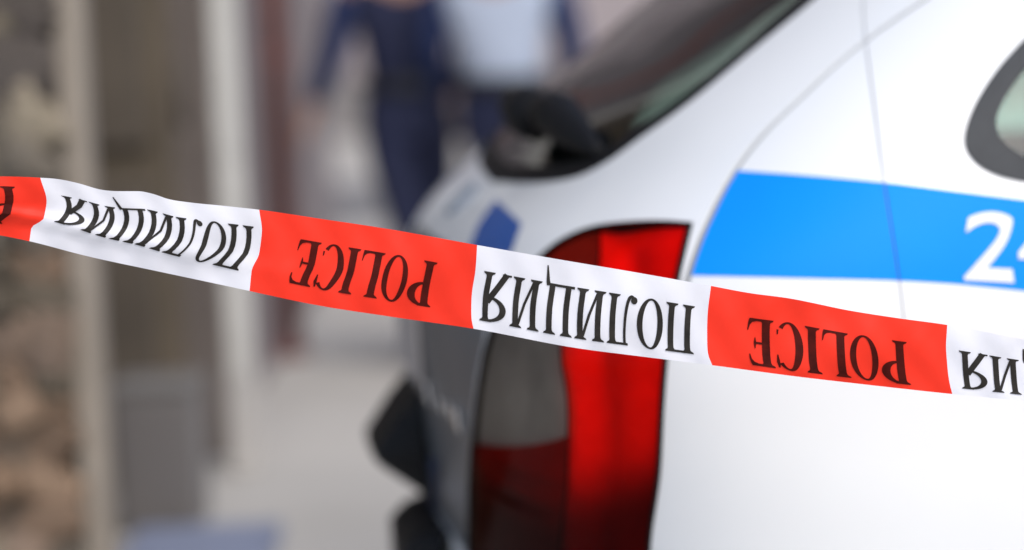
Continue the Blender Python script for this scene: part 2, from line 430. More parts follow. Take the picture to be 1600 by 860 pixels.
YP = 9.2
pA = at(634, 100, YP); pB = at(782, 100, YP - .2)
person((pA.x, YP, 0), R(4), 'person in dark navy uniform seen from behind with left arm held away from the body',
       (navy, navy2, blue_m),
       {'l': ((-.01, -.04, .49), (.04, -.10, .09)), 'r': ((.08, .10, .49), (.08, .14, .09))},
       {'l': ((-.25, .0, 1.16), (-.34, .06, .95)), 'r': ((.23, .03, 1.15), (.18, .20, 1.0))})
person((pB.x, YP - .2, 0), R(-6), 'person in pale blue shirt with navy sleeves standing beside the rear window',
       (shirt_m, navy2, blue_m),
       {'l': ((.07, .02, .49), (.08, -.01, .09)), 'r': ((.17, .04, .49), (.18, 0, .09))},
       {'l': ((-.25, .0, 1.15), (-.22, .14, .95)), 'r': ((.255, .0, 1.15), (.235, .12, .95))})

# ================================================================== POLICE CAR
TH = R(9.0)
CAR_O = Vector((0.0, 2.80, 0))
car = empty('police_car', CAR_O, TH)
tag(car, 'white police hatchback with blue stripe and red tail lamp seen behind the tape', 'car')
Minv = (Matrix.Translation(CAR_O) @ Matrix.Rotation(TH, 4, 'Z')).inverted()
Mrot = Minv.to_3x3()
CENTER_B = 0.86     # half width
# profile rows: z, rear A, front F, inset b
PROF = np.array([
    (.20, .12, 3.98, .07), (.28, .05, 4.08, .02), (.42, .03, 4.12, .004), (.58, .02, 4.11, .0), (.72, .008, 4.06, .0),
    (.84, .0, 4.0, .0), (.93, .018, 3.86, .002), (.985, .050, 3.55, .008), (1.015, .078, 3.2, .014), (1.04, .108, 3.0, .02), (1.075, .148, 2.9, .03),
    (1.14, .215, 2.75, .05), (1.24, .345, 2.52, .085), (1.34, .475, 2.28, .12), (1.40, .575, 2.1, .16), (1.435, .69, 1.95, .22),
    (1.455, .85, 1.8, .34), (1.465, 1.05, 1.65, .60)])
LC, NR = 0.48, 3.0     # rear corner length, exponent
LF, NF = 0.70, 2.8
_v = np.concatenate([[0], np.cumsum(np.hypot(np.diff(PROF[:, 0]), np.hypot(np.diff(PROF[:, 1]), np.diff(PROF[:, 3]))))])
VMAX = _v[-1]


def catmull(xs, ys, n=1200):
    m = np.gradient(ys, xs)
    for i in range(len(xs) - 1):      # limit overshoot
        d = (ys[i + 1] - ys[i]) / (xs[i + 1] - xs[i])
        for j in (i, i + 1):
            if d == 0: m[j] = 0
            elif m[j] / d > 3: m[j] = 3 * d
            elif m[j] / d < 0: m[j] = 0
    X = np.linspace(xs[0], xs[-1], n); i = np.clip(np.searchsorted(xs, X) - 1, 0, len(xs) - 2)
    h = xs[i + 1] - xs[i]; t = (X - xs[i]) / h
    return X, (2 * t**3 - 3 * t**2 + 1) * ys[i] + (t**3 - 2 * t**2 + t) * h * m[i] + (-2 * t**3 + 3 * t**2) * ys[i + 1] + (t**3 - t**2) * h * m[i + 1]


VX, PZ = catmull(_v, PROF[:, 0]); _, PA = catmull(_v, PROF[:, 1]); _, PF = catmull(_v, PROF[:, 2]); _, PB = catmull(_v, PROF[:, 3])


def quarter(L, Wd, n):
    ph = np.linspace(0, math.pi / 2, 4000)
    x = np.cos(ph) ** (2 / n) * Wd; y = np.sin(ph) ** (2 / n) * L      # x: W-b, y: L-(a-A)
    s = np.concatenate([[0], np.cumsum(np.hypot(np.diff(x), np.diff(y)))]);
    return s / s[-1], x / Wd, y / L, s[-1]


QR = quarter(LC, CENTER_B, NR); QF = quarter(LF, CENTER_B, NF)
US, UQ, UF = 3.0, QR[3], QF[3]
U1 = US; U2 = U1 + UQ; U3 = U2 + UQ; U4 = U3 + US; U5 = U4 + UF; U6 = U5 + UF
UC = U2      # rear centre


def P(u, v):
    u = np.asarray(u, float); v = np.asarray(v, float)
    A = np.interp(v, VX, PA); F = np.interp(v, VX, PF); b0 = np.interp(v, VX, PB); z = np.interp(v, VX, PZ)
    Wd = CENTER_B - b0
    # straight ends
    ar = A + LC; af = F - LF
    mid = (ar + af) / 2; af = np.maximum(af, mid); ar = np.minimum(ar, mid); lc = ar - A; lf = F - af
    a = np.zeros_like(u + v); x = np.zeros_like(a)
    t = np.clip(u / US, 0, 1)
    def qr(tt): return np.interp(tt, QR[0], QR[1]), np.interp(tt, QR[0], QR[2])
    def qf(tt): return np.interp(tt, QF[0], QF[1]), np.interp(tt, QF[0], QF[2])
    s0 = u <= U1
    a = np.where(s0, af + (ar - af) * t, a); x = np.where(s0, Wd, x)
    s1 = (u > U1) & (u <= U2); X, Y = qr((u - U1) / UQ); a = np.where(s1, A + lc * (1 - Y), a); x = np.where(s1, Wd * X, x)
    s2 = (u > U2) & (u <= U3); X, Y = qr((U3 - u) / UQ); a = np.where(s2, A + lc * (1 - Y), a); x = np.where(s2, -Wd * X, x)
    s3 = (u > U3) & (u <= U4); t = (U4 - u) / US; a = np.where(s3, af + (ar - af) * t, a); x = np.where(s3, -Wd, x)
    s4 = (u > U4) & (u <= U5); X, Y = qf((u - U4) / UF); a = np.where(s4, F - lf * (1 - Y), a); x = np.where(s4, -Wd * X, x)
    s5 = u > U5; X, Y = qf((U6 - u) / UF); a = np.where(s5, F - lf * (1 - Y), a); x = np.where(s5, Wd * X, x)
    # slight barrel of the sides
    bar = 0.02 * np.clip(1 - ((a - 2.0) / 2.2) ** 2, 0, 1)
    x = x + np.where(np.abs(x) > 1e-6, np.sign(x), 0) * bar * (np.abs(x) / CENTER_B)
    return np.stack([a, CENTER_B - x, z], -1)


def NRM(u, v):
    e = 0.004
    u = np.clip(np.asarray(u, float), e, U6 - e); v = np.clip(np.asarray(v, float), e, VMAX - e)
    du = P(u + e, v) - P(u - e, v); dv_ = P(u, v + e) - P(u, v - e)
    n = np.cross(dv_, du); l = np.linalg.norm(n, axis=-1, keepdims=True); n = n / np.maximum(l, 1e-9)
    return n


# check orientation: near side normal must be -b
if NRM(1.5, .5)[1] > 0:
    _N0 = NRM
    def NRM(u, v): return -_N0(u, v)

# ray lookup shell
gu = np.unique(np.concatenate([np.linspace(0, U1, 90), np.linspace(U1, U3, 240)])); gv = np.linspace(0, VMAX, 200)
GU, GV = np.meshgrid(gu, gv, indexing='ij'); GP = P(GU.ravel(), GV.ravel()); nv_ = len(gv)
gf = []
for i in range(len(gu) - 1):
    for j in range(nv_ - 1):
        a = i * nv_ + j; gf.append((a, a + nv_, a + nv_ + 1)); gf.append((a, a + nv_ + 1, a + 1))
bvh = BVHTree.FromPolygons([Vector(p) for p in GP], gf)
GUr, GVr = GU.ravel(), GV.ravel()


def px2uv(px, py):
    d = Mrot @ (Fw + Rt * ((px - 800) / FPX) + Up * ((430 - py) / FPX)); o = Minv @ CAM
    loc, nn, idx, dist = bvh.ray_cast(o, d.normalized())
    if loc is None: return None
    a, b, c = gf[idx]; A, B, C_ = Vector(GP[a]), Vector(GP[b]), Vector(GP[c])
    v0, v1, v2 = B - A, C_ - A, loc - A
    d00, d01, d11, d20, d21 = v0.dot(v0), v0.dot(v1), v1.dot(v1), v2.dot(v0), v2.dot(v1)
    den = d00 * d11 - d01 * d01
    l1 = (d11 * d20 - d01 * d21) / den; l2 = (d00 * d21 - d01 * d20) / den; l0 = 1 - l1 - l2
    return (GUr[a] * l0 + GUr[b] * l1 + GUr[c] * l2, GVr[a] * l0 + GVr[b] * l1 + GVr[c] * l2)


def uvs(pts):
    out = []
    for p in pts:
        q = px2uv(*p)
        if q is None:
            print('MISS', p); continue
        out.append(q)
    return out


def densify(pl, step=0.03):
    out = []
    for a, b in zip(pl, pl[1:]):
        n = max(1, int(math.hypot(b[0] - a[0], b[1] - a[1]) / step))
        out += [(a[0] + (b[0] - a[0]) * k / n, a[1] + (b[1] - a[1]) * k / n) for k in range(n)]
    return out + [pl[-1]]


def spline(pts, n=8):
    out = []
    for i in range(len(pts) - 1):
        p0 = pts[max(i - 1, 0)]; p1 = pts[i]; p2 = pts[i + 1]; p3 = pts[min(i + 2, len(pts) - 1)]
        for k in range(n):
            t = k / n
            out.append(tuple(0.5 * ((2 * p1[c]) + (-p0[c] + p2[c]) * t + (2 * p0[c] - 5 * p1[c] + 4 * p2[c] - p3[c]) * t * t + (-p0[c] + 3 * p1[c] - 3 * p2[c] + p3[c]) * t**3) for c in (0, 1)))
    return out + [pts[-1]]


def mirror(pl): return [(2 * UC - u, v) for u, v in pl]


def drop(pl, d): return [(u, v - d) if v < zv(1.3) else (u, v) for u, v in pl]


def band(pl, hw):
    pl = np.array(pl); d = np.gradient(pl, axis=0); d /= np.maximum(np.linalg.norm(d, axis=1, keepdims=True), 1e-9)
    n = np.stack([-d[:, 1], d[:, 0]], 1) * hw
    return [tuple(p) for p in pl + n] + [tuple(p) for p in (pl - n)[::-1]]


def zv(z): return float(np.interp(z, PZ, VX))


# ---- curves taken along the near rear quarter
glass_edge = uvs(spline([(1250, 18), (1180, 75), (1080, 158), (1000, 216), (950, 252), (905, 275), (860, 284), (815, 286), (770, 284)]))
g0, g1_ = glass_edge[0], glass_edge[4]
vt = zv(1.375); k = (vt - g0[1]) / (g0[1] - g1_[1]); top = (g0[0] + (g0[0] - g1_[0]) * k, vt)
gb = glass_edge[-1]
half = [(UC, vt), (top[0] + .06, vt), (top[0] + .015, vt - .015)] + glass_edge + [(UC, gb[1])]
rear_glass_out = densify(half) + densify(mirror(half)[::-1])[1:-1]


def inset_poly(pl, d):
    a = np.array(pl); n = len(a); prv = np.roll(a, 1, 0); nx = np.roll(a, -1, 0); t = nx - prv; t /= np.maximum(np.linalg.norm(t, axis=1, keepdims=True), 1e-9)
    nr = np.stack([-t[:, 1], t[:, 0]], 1)
    area = 0.5 * np.sum(a[:, 0] * nx[:, 1] - nx[:, 0] * a[:, 1])
    return [tuple(p) for p in a + nr * (d if area > 0 else -d)]


def clean(pl, eps=.002):
    out = []
    for p in pl:
        if not out or math.hypot(p[0] - out[-1][0], p[1] - out[-1][1]) > eps: out.append(p)
    if math.hypot(out[0][0] - out[-1][0], out[0][1] - out[-1][1]) < eps: out.pop()
    return out


rear_glass_in = inset_poly(clean(rear_glass_out, .012), .034)
seam_px = spline([(1440, 3), (1400, 30), (1355, 62), (1300, 107), (1250, 154), (1200, 202), (1160, 250), (1130, 298), (1108, 342), (1090, 385), (1074, 435), (1062, 490)])
seam = uvs(seam_px)
s0, s1 = seam[0], seam[5]; vt2 = zv(1.43); k = (vt2 - s0[1]) / (s0[1] - s1[1])
seam_full = [(s0[0] + (s0[0] - s1[0]) * k * .9, vt2)] + seam
lamp_px = [(1083, 349), (1040, 346), (990, 347), (930, 354), (885, 371), (852, 394), (815, 432), (780, 485), (762, 530), (749, 590), (739, 680), (734, 770), (733, 860), (738, 930)]
lamp_right = [(1016, 930), (1018, 845), (1032, 745), (1038, 640), (1044, 562), (1052, 500), (1064, 430), (1083, 349)]
lamp_right_s = spline(lamp_right)
lamp_poly = clean(uvs(spline(lamp_px)) + uvs(spline(lamp_right)))
lamp_in = inset_poly(clean(lamp_poly, .01), .005)
# boundaries inside the lamp
inner_px = spline([(936, 340), (938, 410), (915, 470), (884, 520), (880, 560), (889, 620), (890, 680), (888, 760), (880, 830), (872, 945)])
inner = uvs(inner_px)
left_far = [(1.0, 0)]


def region_left(pl_uv, v_top, v_bot):       # polygon to the rear (larger u) of a polyline
    return [pl_uv[0]] + pl_uv + [pl_uv[-1], (UC, pl_uv[-1][1]), (UC, pl_uv[0][1])]


smoke_bottom = uvs(spline([(900, 676), (870, 688), (820, 697), (770, 697), (728, 690)]))
smoke_top = uvs([(950, 440), (880, 440), (820, 440), (790, 440)])
low_line = uvs(spline([(1060, 788), (1000, 806), (940, 814), (889, 818)]))
low_line = low_line + [(3.9, low_line[-1][1])]
stripe_px = spline([(1152, 267), (1250, 274), (1384, 286), (1490, 299), (1600, 313)])
stripe_top = uvs(stripe_px); stripe_bot = uvs(spline([(1600, 455), (1500, 445), (1400, 439), (1254, 435), (1077, 431)]))
edge = uvs(spline([(1077, 431), (1092, 392), (1112, 346), (1134, 300), (1152, 267)]))
dtop = (stripe_top[-1][1] - stripe_top[-9][1]) / (stripe_top[-1][0] - stripe_top[-9][0])
fu = .12
fwd_top = [(fu, stripe_top[-1][1] - .03)]; fwd_bot = [(fu, stripe_bot[0][1] - .03)]
stripe_poly = clean(densify(stripe_top + fwd_top, .05) + densify(fwd_bot + stripe_bot, .05) + edge)
door_seam = uvs(spline([(1347, -12), (1352, 60), (1365, 160), (1378, 262), (1392, 350), (1404, 430), (1413, 505)]))
sticker = clean(uvs([(775, 312), (815, 350), (800, 392), (770, 425), (725, 412), (748, 350)]))
win_out_px = spline([(1600, 63), (1560, 108), (1527, 158), (1509, 203), (1510, 234), (1530, 259), (1562, 275), (1600, 284)])
win_in_px = spline([(1600, 108), (1575, 145), (1558, 182), (1558, 205), (1570, 226), (1600, 246)])
wo, wi = uvs(win_out_px), uvs(win_in_px)
wtop = zv(1.40); uA = wo[0][0]
win_out = clean(densify([(.55, zv(1.075)), (1.05, wtop + .002), (uA - .25, wtop + .002), (uA - .08, wtop - .02)] + wo + [(.9, wo[-1][1] - .01), (.55, zv(1.075))], .05))
win_in = clean(densify([(.64, zv(1.10)), (1.08, wtop - .03), (uA - .26, wtop - .03), (uA - .12, wtop - .06)] + wi + [(.9, wi[-1][1] - .01), (.64, zv(1.10))], .05))
win_in, win_out = clean(win_in), clean(win_out)
# B pillar splits the side glass into two panes
bp = uA - .62
# white lower tailgate, shade painted as grey: from lamp to lamp, below the ledge
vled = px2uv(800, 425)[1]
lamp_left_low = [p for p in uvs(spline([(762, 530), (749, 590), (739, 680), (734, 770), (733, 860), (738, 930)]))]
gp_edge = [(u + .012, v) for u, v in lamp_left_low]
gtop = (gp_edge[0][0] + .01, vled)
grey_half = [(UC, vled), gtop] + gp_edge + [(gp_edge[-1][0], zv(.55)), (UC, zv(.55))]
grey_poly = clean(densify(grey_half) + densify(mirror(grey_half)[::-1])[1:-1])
tail_half = [(UC, vt2), (seam_full[0][0] + .06, vt2)] + seam[:-22] + uvs(spline(lamp_px))[2:] + [(uvs([(738, 930)])[0][0], zv(.55)), (UC, zv(.55))]
tail_poly = clean(densify(tail_half) + densify(mirror(tail_half)[::-1])[1:-1])
tail_seam = band(densify(seam_full, .02), .0045)
dr_seam = band(densify(door_seam, .02), .0008)
# front features
def rect(u0, u1, v0, v1): return densify([(u0, v0), (u1, v0), (u1, v1), (u0, v1), (u0, v0)], .06)[:-1]
UFc = U5
screen = clean(densify([(UFc - .62, zv(1.06)), (UFc + .62, zv(1.06)), (UFc + .60, zv(1.385)), (UFc - .60, zv(1.385)), (UFc - .62, zv(1.06))], .06))
grille = rect(UFc - .35, UFc + .35, zv(.55), zv(.66))
hl1 = rect(UFc - .72, UFc - .42, zv(.62), zv(.76)); hl2 = rect(UFc + .42, UFc + .72, zv(.62), zv(.76))
sill = None
lampR = mirror(lamp_poly)
bump_u = gp_edge[-1][0] - .02
REG = [  # name, polygon, offset, material, flags
    ('tailgate', tail_poly), ('tail_lamp_far', lampR), ('stripe', stripe_poly), ('stripe_far', drop(mirror(stripe_poly), .10)),
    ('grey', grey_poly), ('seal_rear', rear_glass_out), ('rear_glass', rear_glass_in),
    ('seal_side', win_out), ('side_glass', win_in), ('seal_side_far', drop(mirror(win_out), .10)), ('side_glass_far', drop(mirror(win_in), .10)),
    ('tail_seam', tail_seam), ('tail_seam_far', mirror(tail_seam)), ('door_seam', dr_seam),
    ('lamp_rim', lamp_poly), ('lamp', lamp_in), ('sticker', sticker),
    ('screen', screen), ('grille', grille), ('headlight', hl1), ('headlight2', hl2)]
# near-u fine grid
us = np.concatenate([np.arange(0, U1 - .9, .06), np.arange(U1 - .9, UC + .1, .016), np.arange(UC + .1, U6, .05), [U6]])
vs = np.arange(0, VMAX + .001, .016); vs[-1] = VMAX
gx, gy_ = np.meshgrid(us, vs, indexing='ij')
keep = np.ones(gx.size, bool)
pts = list(zip(gx.ravel(), gy_.ravel()))
coords = [Vector(p) for p in pts]; edges = []
deep0 = [(u - .022 - .012 * abs(math.sin(v * 6)), v) for u, v in inner]; deep1 = [(u - .062, v) for u, v in inner]
mid_line = uvs(spline([(1060, 730), (1000, 752), (940, 764), (889, 770)])); mid_line += [(3.9, mid_line[-1][1])]
rim_line = uvs(spline([(900, 640), (870, 652), (820, 660), (770, 658), (738, 648)]))
OPEN = [mid_line, rim_line, inner, smoke_bottom, low_line, smoke_top, deep0, deep1]
for poly in [r[1] for r in REG] + OPEN:
    st = len(coords); closed = not any(poly is q for q in OPEN)
    coords += [Vector((float(p[0]), float(p[1]))) for p in poly]
    n = len(poly)
    edges += [(st + i, st + (i + 1) % n) for i in range(n if closed else n - 1)]
ov, oe, of, *_ = delaunay_2d_cdt(coords, edges, [], 0, 1e-5, False)
V2 = np.array([tuple(v) for v in ov]); F2 = np.array([tuple(f) for f in of if len(f) == 3])
cen = V2[F2].mean(1)
F2 = F2[(cen[:, 0] > 0) & (cen[:, 0] < U6)]; cen = V2[F2].mean(1)


def inside(poly, pts_):
    p = np.array(poly); x, y = pts_[:, 0], pts_[:, 1]; r = np.zeros(len(x), bool)
    x0, y0 = p[:, 0], p[:, 1]; x1, y1 = np.roll(x0, -1), np.roll(y0, -1)
    bb = (x > x0.min()) & (x < x0.max()) & (y > y0.min()) & (y < y0.max()); ii = np.where(bb)[0]
    if not len(ii): return r
    xx, yy = x[ii], y[ii]; c = np.zeros(len(ii), bool)
    for a, b, c_, d in zip(x0, y0, x1, y1):
        if b == d: continue
        m = ((b > yy) != (d > yy)) & (xx < (c_ - a) * (yy - b) / (d - b) + a); c ^= m
    r[ii] = c
    return r


lab = np.zeros(len(F2), int); names = ['body'] + [r[0] for r in REG]
for i, r in enumerate(REG): lab[inside(r[1], cen)] = i + 1
# divide the lamp
inn = np.array(sorted([(v, u) for u, v in inner])); rear_of = cen[:, 0] > np.interp(cen[:, 1], inn[:, 0], inn[:, 1])
sb = np.array(sorted(smoke_bottom)); below = cen[:, 1] < np.interp(cen[:, 0], sb[:, 0], sb[:, 1])
sm_t = np.array(sorted(smoke_top)); above = cen[:, 1] > np.interp(cen[:, 0], sm_t[:, 0], sm_t[:, 1])
ll = np.array(sorted(low_line)); low = cen[:, 1] < np.interp(cen[:, 0], ll[:, 0], ll[:, 1])
names += ['lamp_smoke', 'lamp_maroon', 'lamp_dark', 'lamp_low', 'lamp_deep', 'lamp_mid', 'lamp_bowl']
isl = lab == names.index('lamp')
lab[isl & rear_of & ~below & ~above] = names.index('lamp_smoke')
lab[isl & rear_of & above] = names.index('lamp_maroon')
lab[isl & rear_of & below] = names.index('lamp_dark')
iv = lambda pl: np.array(sorted([(v, u) for u, v in pl]))
d0, d1 = iv(deep0), iv(deep1)
lab[isl & ~rear_of & (cen[:, 0] < np.interp(cen[:, 1], d0[:, 0], d0[:, 1])) & (cen[:, 0] > np.interp(cen[:, 1], d1[:, 0], d1[:, 1]))] = names.index('lamp_deep')
def under(pl): q = np.array(sorted(pl)); return cen[:, 1] < np.interp(cen[:, 0], q[:, 0], q[:, 1])
lab[isl & under(mid_line) & ~rear_of] = names.index('lamp_mid')
lab[(lab == names.index('lamp_smoke')) & under(rim_line)] = names.index('lamp_bowl')
lab[isl & low & ~rear_of] = names.index('lamp_low')
# wheel openings
WHEELS = [(0.72, .30), (3.22, .30)]
WR = .335
pc = P(cen[:, 0], cen[:, 1])
cut = np.zeros(len(F2), bool)
for wa, wz in WHEELS: cut |= (np.hypot(pc[:, 0] - wa, pc[:, 2] - wz) < WR + .02) & (np.abs(pc[:, 1] - CENTER_B) > .5)
lab[cut] = -1


def shell(name, keys, off, m, parent, skirt=.010, disp=None):
    sel = np.isin(lab, [names.index(k) for k in keys]); f = F2[sel]
    if not len(f): print('EMPTY', name); return None
    ids, inv = np.unique(f, return_inverse=True); f = inv.reshape(f.shape)
    uv = V2[ids]; p = P(uv[:, 0], uv[:, 1]); n = NRM(uv[:, 0], uv[:, 1])
    o_ = np.full(len(p), off) if disp is None else off + disp(uv[:, 0], uv[:, 1])
    q = p + n * o_[:, None]
    # winding
    e1 = q[f[:, 1]] - q[f[:, 0]]; e2 = q[f[:, 2]] - q[f[:, 0]]; fl = np.einsum('ij,ij->i', np.cross(e1, e2), n[f[:, 0]]) < 0
    f[fl] = f[fl][:, ::-1]
    faces = [tuple(x) for x in f]; verts = list(map(tuple, q)); nrm = list(map(tuple, n))
    if skirt > 0:
        cnt = {}
        for a, b, c in faces:
            for e in ((a, b), (b, c), (c, a)):
                cnt[e] = cnt.get(e, 0) + 1
        bd = [e for e in cnt if (e[1], e[0]) not in cnt]
        for a, b in bd:
            t = np.cross(q[b] - q[a], n[a]); t = t / max(np.linalg.norm(t), 1e-9)
            i0 = len(verts)
            verts += [tuple(q[a]), tuple(q[b]), tuple(q[b] - n[b] * skirt), tuple(q[a] - n[a] * skirt)]; nrm += [tuple(t)] * 4
            faces.append((i0 + 1, i0, i0 + 3, i0 + 2))
    return mesh_obj(name, verts, faces, m, parent, True, None if disp is not None else nrm)


body = shell('body', ['body'], 0, M['white_paint'], car)
# roof centre cap
ucap = np.linspace(0, U6, 90)[:-1]; pcap = P(ucap, np.full(len(ucap), VMAX)); cc = pcap.mean(0) + np.array([0, 0, .004])
mesh_obj('roof', [tuple(x) for x in pcap] + [tuple(cc)], [(i, (i + 1) % len(pcap), len(pcap)) for i in range(len(pcap))], M['white_paint'], car, True)
shell('inner_lining', ['body', 'stripe', 'stripe_far'], -.035, M['interior'], body, 0)
tailgate = shell('tailgate', ['tailgate'], 0, M['white_paint'], car)
shell('inner_trim', ['tailgate', 'sticker', 'tail_lamp_far', 'tail_seam_far'], -.035, M['interior'], tailgate, 0)
for sk in ('tail_seam', 'tail_seam_far', 'door_seam'): shell('panel_gap', [sk], -.003, M['fine_gap' if sk == 'door_seam' else 'gap'], body, 0)
shell('side_stripe', ['stripe'], .0004, M['blue_film'], body, 0)
shell('side_stripe', ['stripe_far'], .0004, M['blue_film'], body, 0)
shell('shaded_lower_tailgate', ['grey'], -.002, M['shaded_tailgate_grey'], tailgate)
shell('shaded_tailgate_stripe', ['sticker'], .0005, M['shaded_blue_film'], tailgate, 0)
shell('rear_window_seal', ['seal_rear'], .001, M['black_plastic'], tailgate)
shell('rear_window', ['rear_glass'], -.001, M['rear_glass'], tailgate, .003)
for nm_, gl_ in (('seal_side', 'side_glass'), ('seal_side_far', 'side_glass_far')):
    sg = shell('side_window', [gl_], -.002, M['side_glass'], car, .003)
    shell('seal', [nm_], .003, M['rubber'], sg)
shell('windscreen', ['screen'], -.001, M['side_glass'], car, .003)
shell('grille', ['grille'], -.01, M['black_plastic'], car)
for h in ('headlight', 'headlight2'):
    hh = shell('headlight', [h], -.012, M['chrome'], car)
    shell('lens', [h], .003, M['lens_cover'], hh, .01)
# tail lamp: black carrier, moulded reflector housing, coloured plastic lenses over it
lampo = shell('tail_lamp', ['lamp_rim'], .002, M['black_plastic'], car, .008)
LK = ['lamp', 'lamp_smoke', 'lamp_maroon', 'lamp_dark', 'lamp_low', 'lamp_deep', 'lamp_mid', 'lamp_bowl']
ri_ = np.array(sorted([(v, u) for u, v in uvs(lamp_right_s)]))


def sstep(a, b, x): t = np.clip((x - a) / (b - a), 0, 1); return t * t * (3 - 2 * t)


def cavity(u, v):
    ub = np.interp(v, inn[:, 0], inn[:, 1]); ur = np.interp(v, ri_[:, 0], ri_[:, 1])
    d = ub - u; t = np.clip((u - ur) / np.maximum(ub - ur, .01), 0, 1.6)
    dep = .003 + .009 * sstep(0, .7, t) + .015 * np.exp(-((d - .046) / .024) ** 2) * sstep(vtp, vtp - .09, v) - .006 * np.exp(-(d / .014) ** 2)
    dep = dep * (1 - .6 * sstep(.0, -.03, d))
    # round bulb reflector behind the clear part
    dep = dep + .005 * np.exp(-((u - uB[0]) / .05) ** 2 - ((v - uB[1]) / .05) ** 2)
    return -dep


uB = px2uv(815, 590)
vtp = max(p[1] for p in lamp_poly)
shell('reflector', LK, 0, M['reflector'], lampo, .004, cavity)


def lens(name, keys, m, fn):
    o = shell(name, keys, .0045, m, lampo, .004)
    sel = np.isin(lab, [names.index(k) for k in keys]); ids = np.unique(F2[sel]); uv = V2[ids]
    val = np.zeros(len(o.data.vertices), np.float32); val[:len(ids)] = fn(uv[:, 0], uv[:, 1])
    o.data.attributes.new('clarity', 'FLOAT', 'POINT').data.foreach_set('value', val)
    return o


vlo, vhi = px2uv(990, 820)[1], px2uv(990, 695)[1]
lens('red_lens', ['lamp', 'lamp_low', 'lamp_deep', 'lamp_mid'], M['red_lens'], lambda u, v: sstep(vlo, vhi, v - .35 * (np.interp(v, inn[:, 0], inn[:, 1]) - u - .08)))  # red tint gets darker towards the bottom
lens('smoked_red_lens', ['lamp_maroon'], M['maroon_lens'], lambda u, v: 0 * u + 1)
vlo2, vhi2 = px2uv(800, 830)[1], px2uv(800, 720)[1]
lens('fog_lens', ['lamp_dark'], M['dark_lens'], lambda u, v: sstep(vlo2, vhi2, v))
lens('reversing_lens', ['lamp_smoke', 'lamp_bowl'], M['smoke_lens'], lambda u, v: 1 - .55 * sstep(uB[1] - .03, uB[1] + .06, v))
lf_ = shell('tail_lamp', ['tail_lamp_far'], -.006, M['far_lens'], car)

# inner floor, parcel shelf, seats
box_obj('floor', (2.05, CENTER_B, .42), (3.5, 1.5, .3), M['interior'], car, .02)
box_obj('parcel_shelf', (.66, CENTER_B, .995), (.66, 1.3, .03), M['interior'], car, .01)
for b in (.5, .86, 1.22):
    hr = box_obj('headrest', (1.30, b, 1.05), (.09, .24, .15), M['interior'], car, .035, smooth=True)
box_obj('rear_seat', (1.28, CENTER_B, .72), (.16, 1.3, .5), M['interior'], car, .05)
for b in (.5, 1.22):
    box_obj('front_seat', (2.1, b, .85), (.14, .5, .6), M['interior'], car, .06); box_obj('headrest', (2.06, b, 1.24), (.09, .26, .17), M['interior'], car, .035)
box_obj('dashboard', (2.85, CENTER_B, .90), (.5, 1.35, .2), M['interior'], car, .06)

# wheels
for wa, wz in WHEELS:
    for side in (0, 1):
        bb = .10 if side == 0 else 2 * CENTER_B - .10
        sg = -1 if side == 0 else 1
        wh = empty('wheel', (wa, bb, wz)); wh.parent = car
        bm = bmesh.new()
        prof = [(.19, -.085), (.29, -.095), (.30, -.075), (.30, .075), (.29, .095), (.19, .085)]
        rings = [[bm.verts.new((r_ * math.cos(2 * math.pi * k / 40), y_, r_ * math.sin(2 * math.pi * k / 40))) for r_, y_ in prof] for k in range(40)]
        for k in range(40):
            for j in range(6): bm.faces.new((rings[k][j], rings[(k + 1) % 40][j], rings[(k + 1) % 40][(j + 1) % 6], rings[k][(j + 1) % 6]))
        bm_obj('tyre', bm, M['tyre'], wh)
        bm = bmesh.new(); tube(bm, [(0, sg * .04, 0), (0, sg * .05, 0)], [.192, .192], 32)
        for k in range(5):
            add_box(bm, (0, sg * .065, .10), (.045, .03, .17), .006, Matrix.Rotation(k * 2 * math.pi / 5, 3, 'Y') @ Matrix.Identity(3))
        bm_obj('rim', bm, M['rim'], wh)
    for side in (0, 1):
        bb = 0.02 if side == 0 else 2 * CENTER_B - .02
        bm = bmesh.new()
        n = 40; rr = []
        for k in range(n + 1):
            a = math.pi * (-.08 + 1.16 * k / n)
            rr.append([bm.verts.new((wa + r_ * math.cos(a), bb + y_, wz + r_ * math.sin(a))) for r_, y_ in ((WR, -.03), (WR + .035, -.03), (WR + .035, .03), (WR, .25 if side == 0 else -.25))])
        for k in range(n):
            for j in range(4): bm.faces.new((rr[k][j], rr[k + 1][j], rr[k + 1][(j + 1) % 4], rr[k][(j + 1) % 4]))
        bm_obj('wheel_arch', bm, M['black_plastic'], car)

# rear bumper: a proud black moulding round the tail
bu = np.concatenate([np.linspace(UC - .07, UC, 20), np.linspace(UC, 2 * UC - bump_u + .02, 40)[1:]])
zs = [.30, .33, .46, .525, .545, .55]; offs = [.0, .05, .062, .06, .04, .0]
vv = []
for u in bu:
    e = min(1.0, (min(u - bu[0], bu[-1] - u)) / .06 + .05); e = math.sqrt(e)
    for zz, of_ in zip(zs, offs):
        p = P(u, zv(zz)); n = NRM(u, zv(zz)); n = n * np.array([1, 1, 0]); n /= np.linalg.norm(n)
        vv.append(p + n * (of_ * e + .001))
ff = [(i * 6 + j, (i + 1) * 6 + j, (i + 1) * 6 + j + 1, i * 6 + j + 1) for i in range(len(bu) - 1) for j in range(5)]
mesh_obj('rear_bumper', vv, ff, M['black_plastic'], car, True)


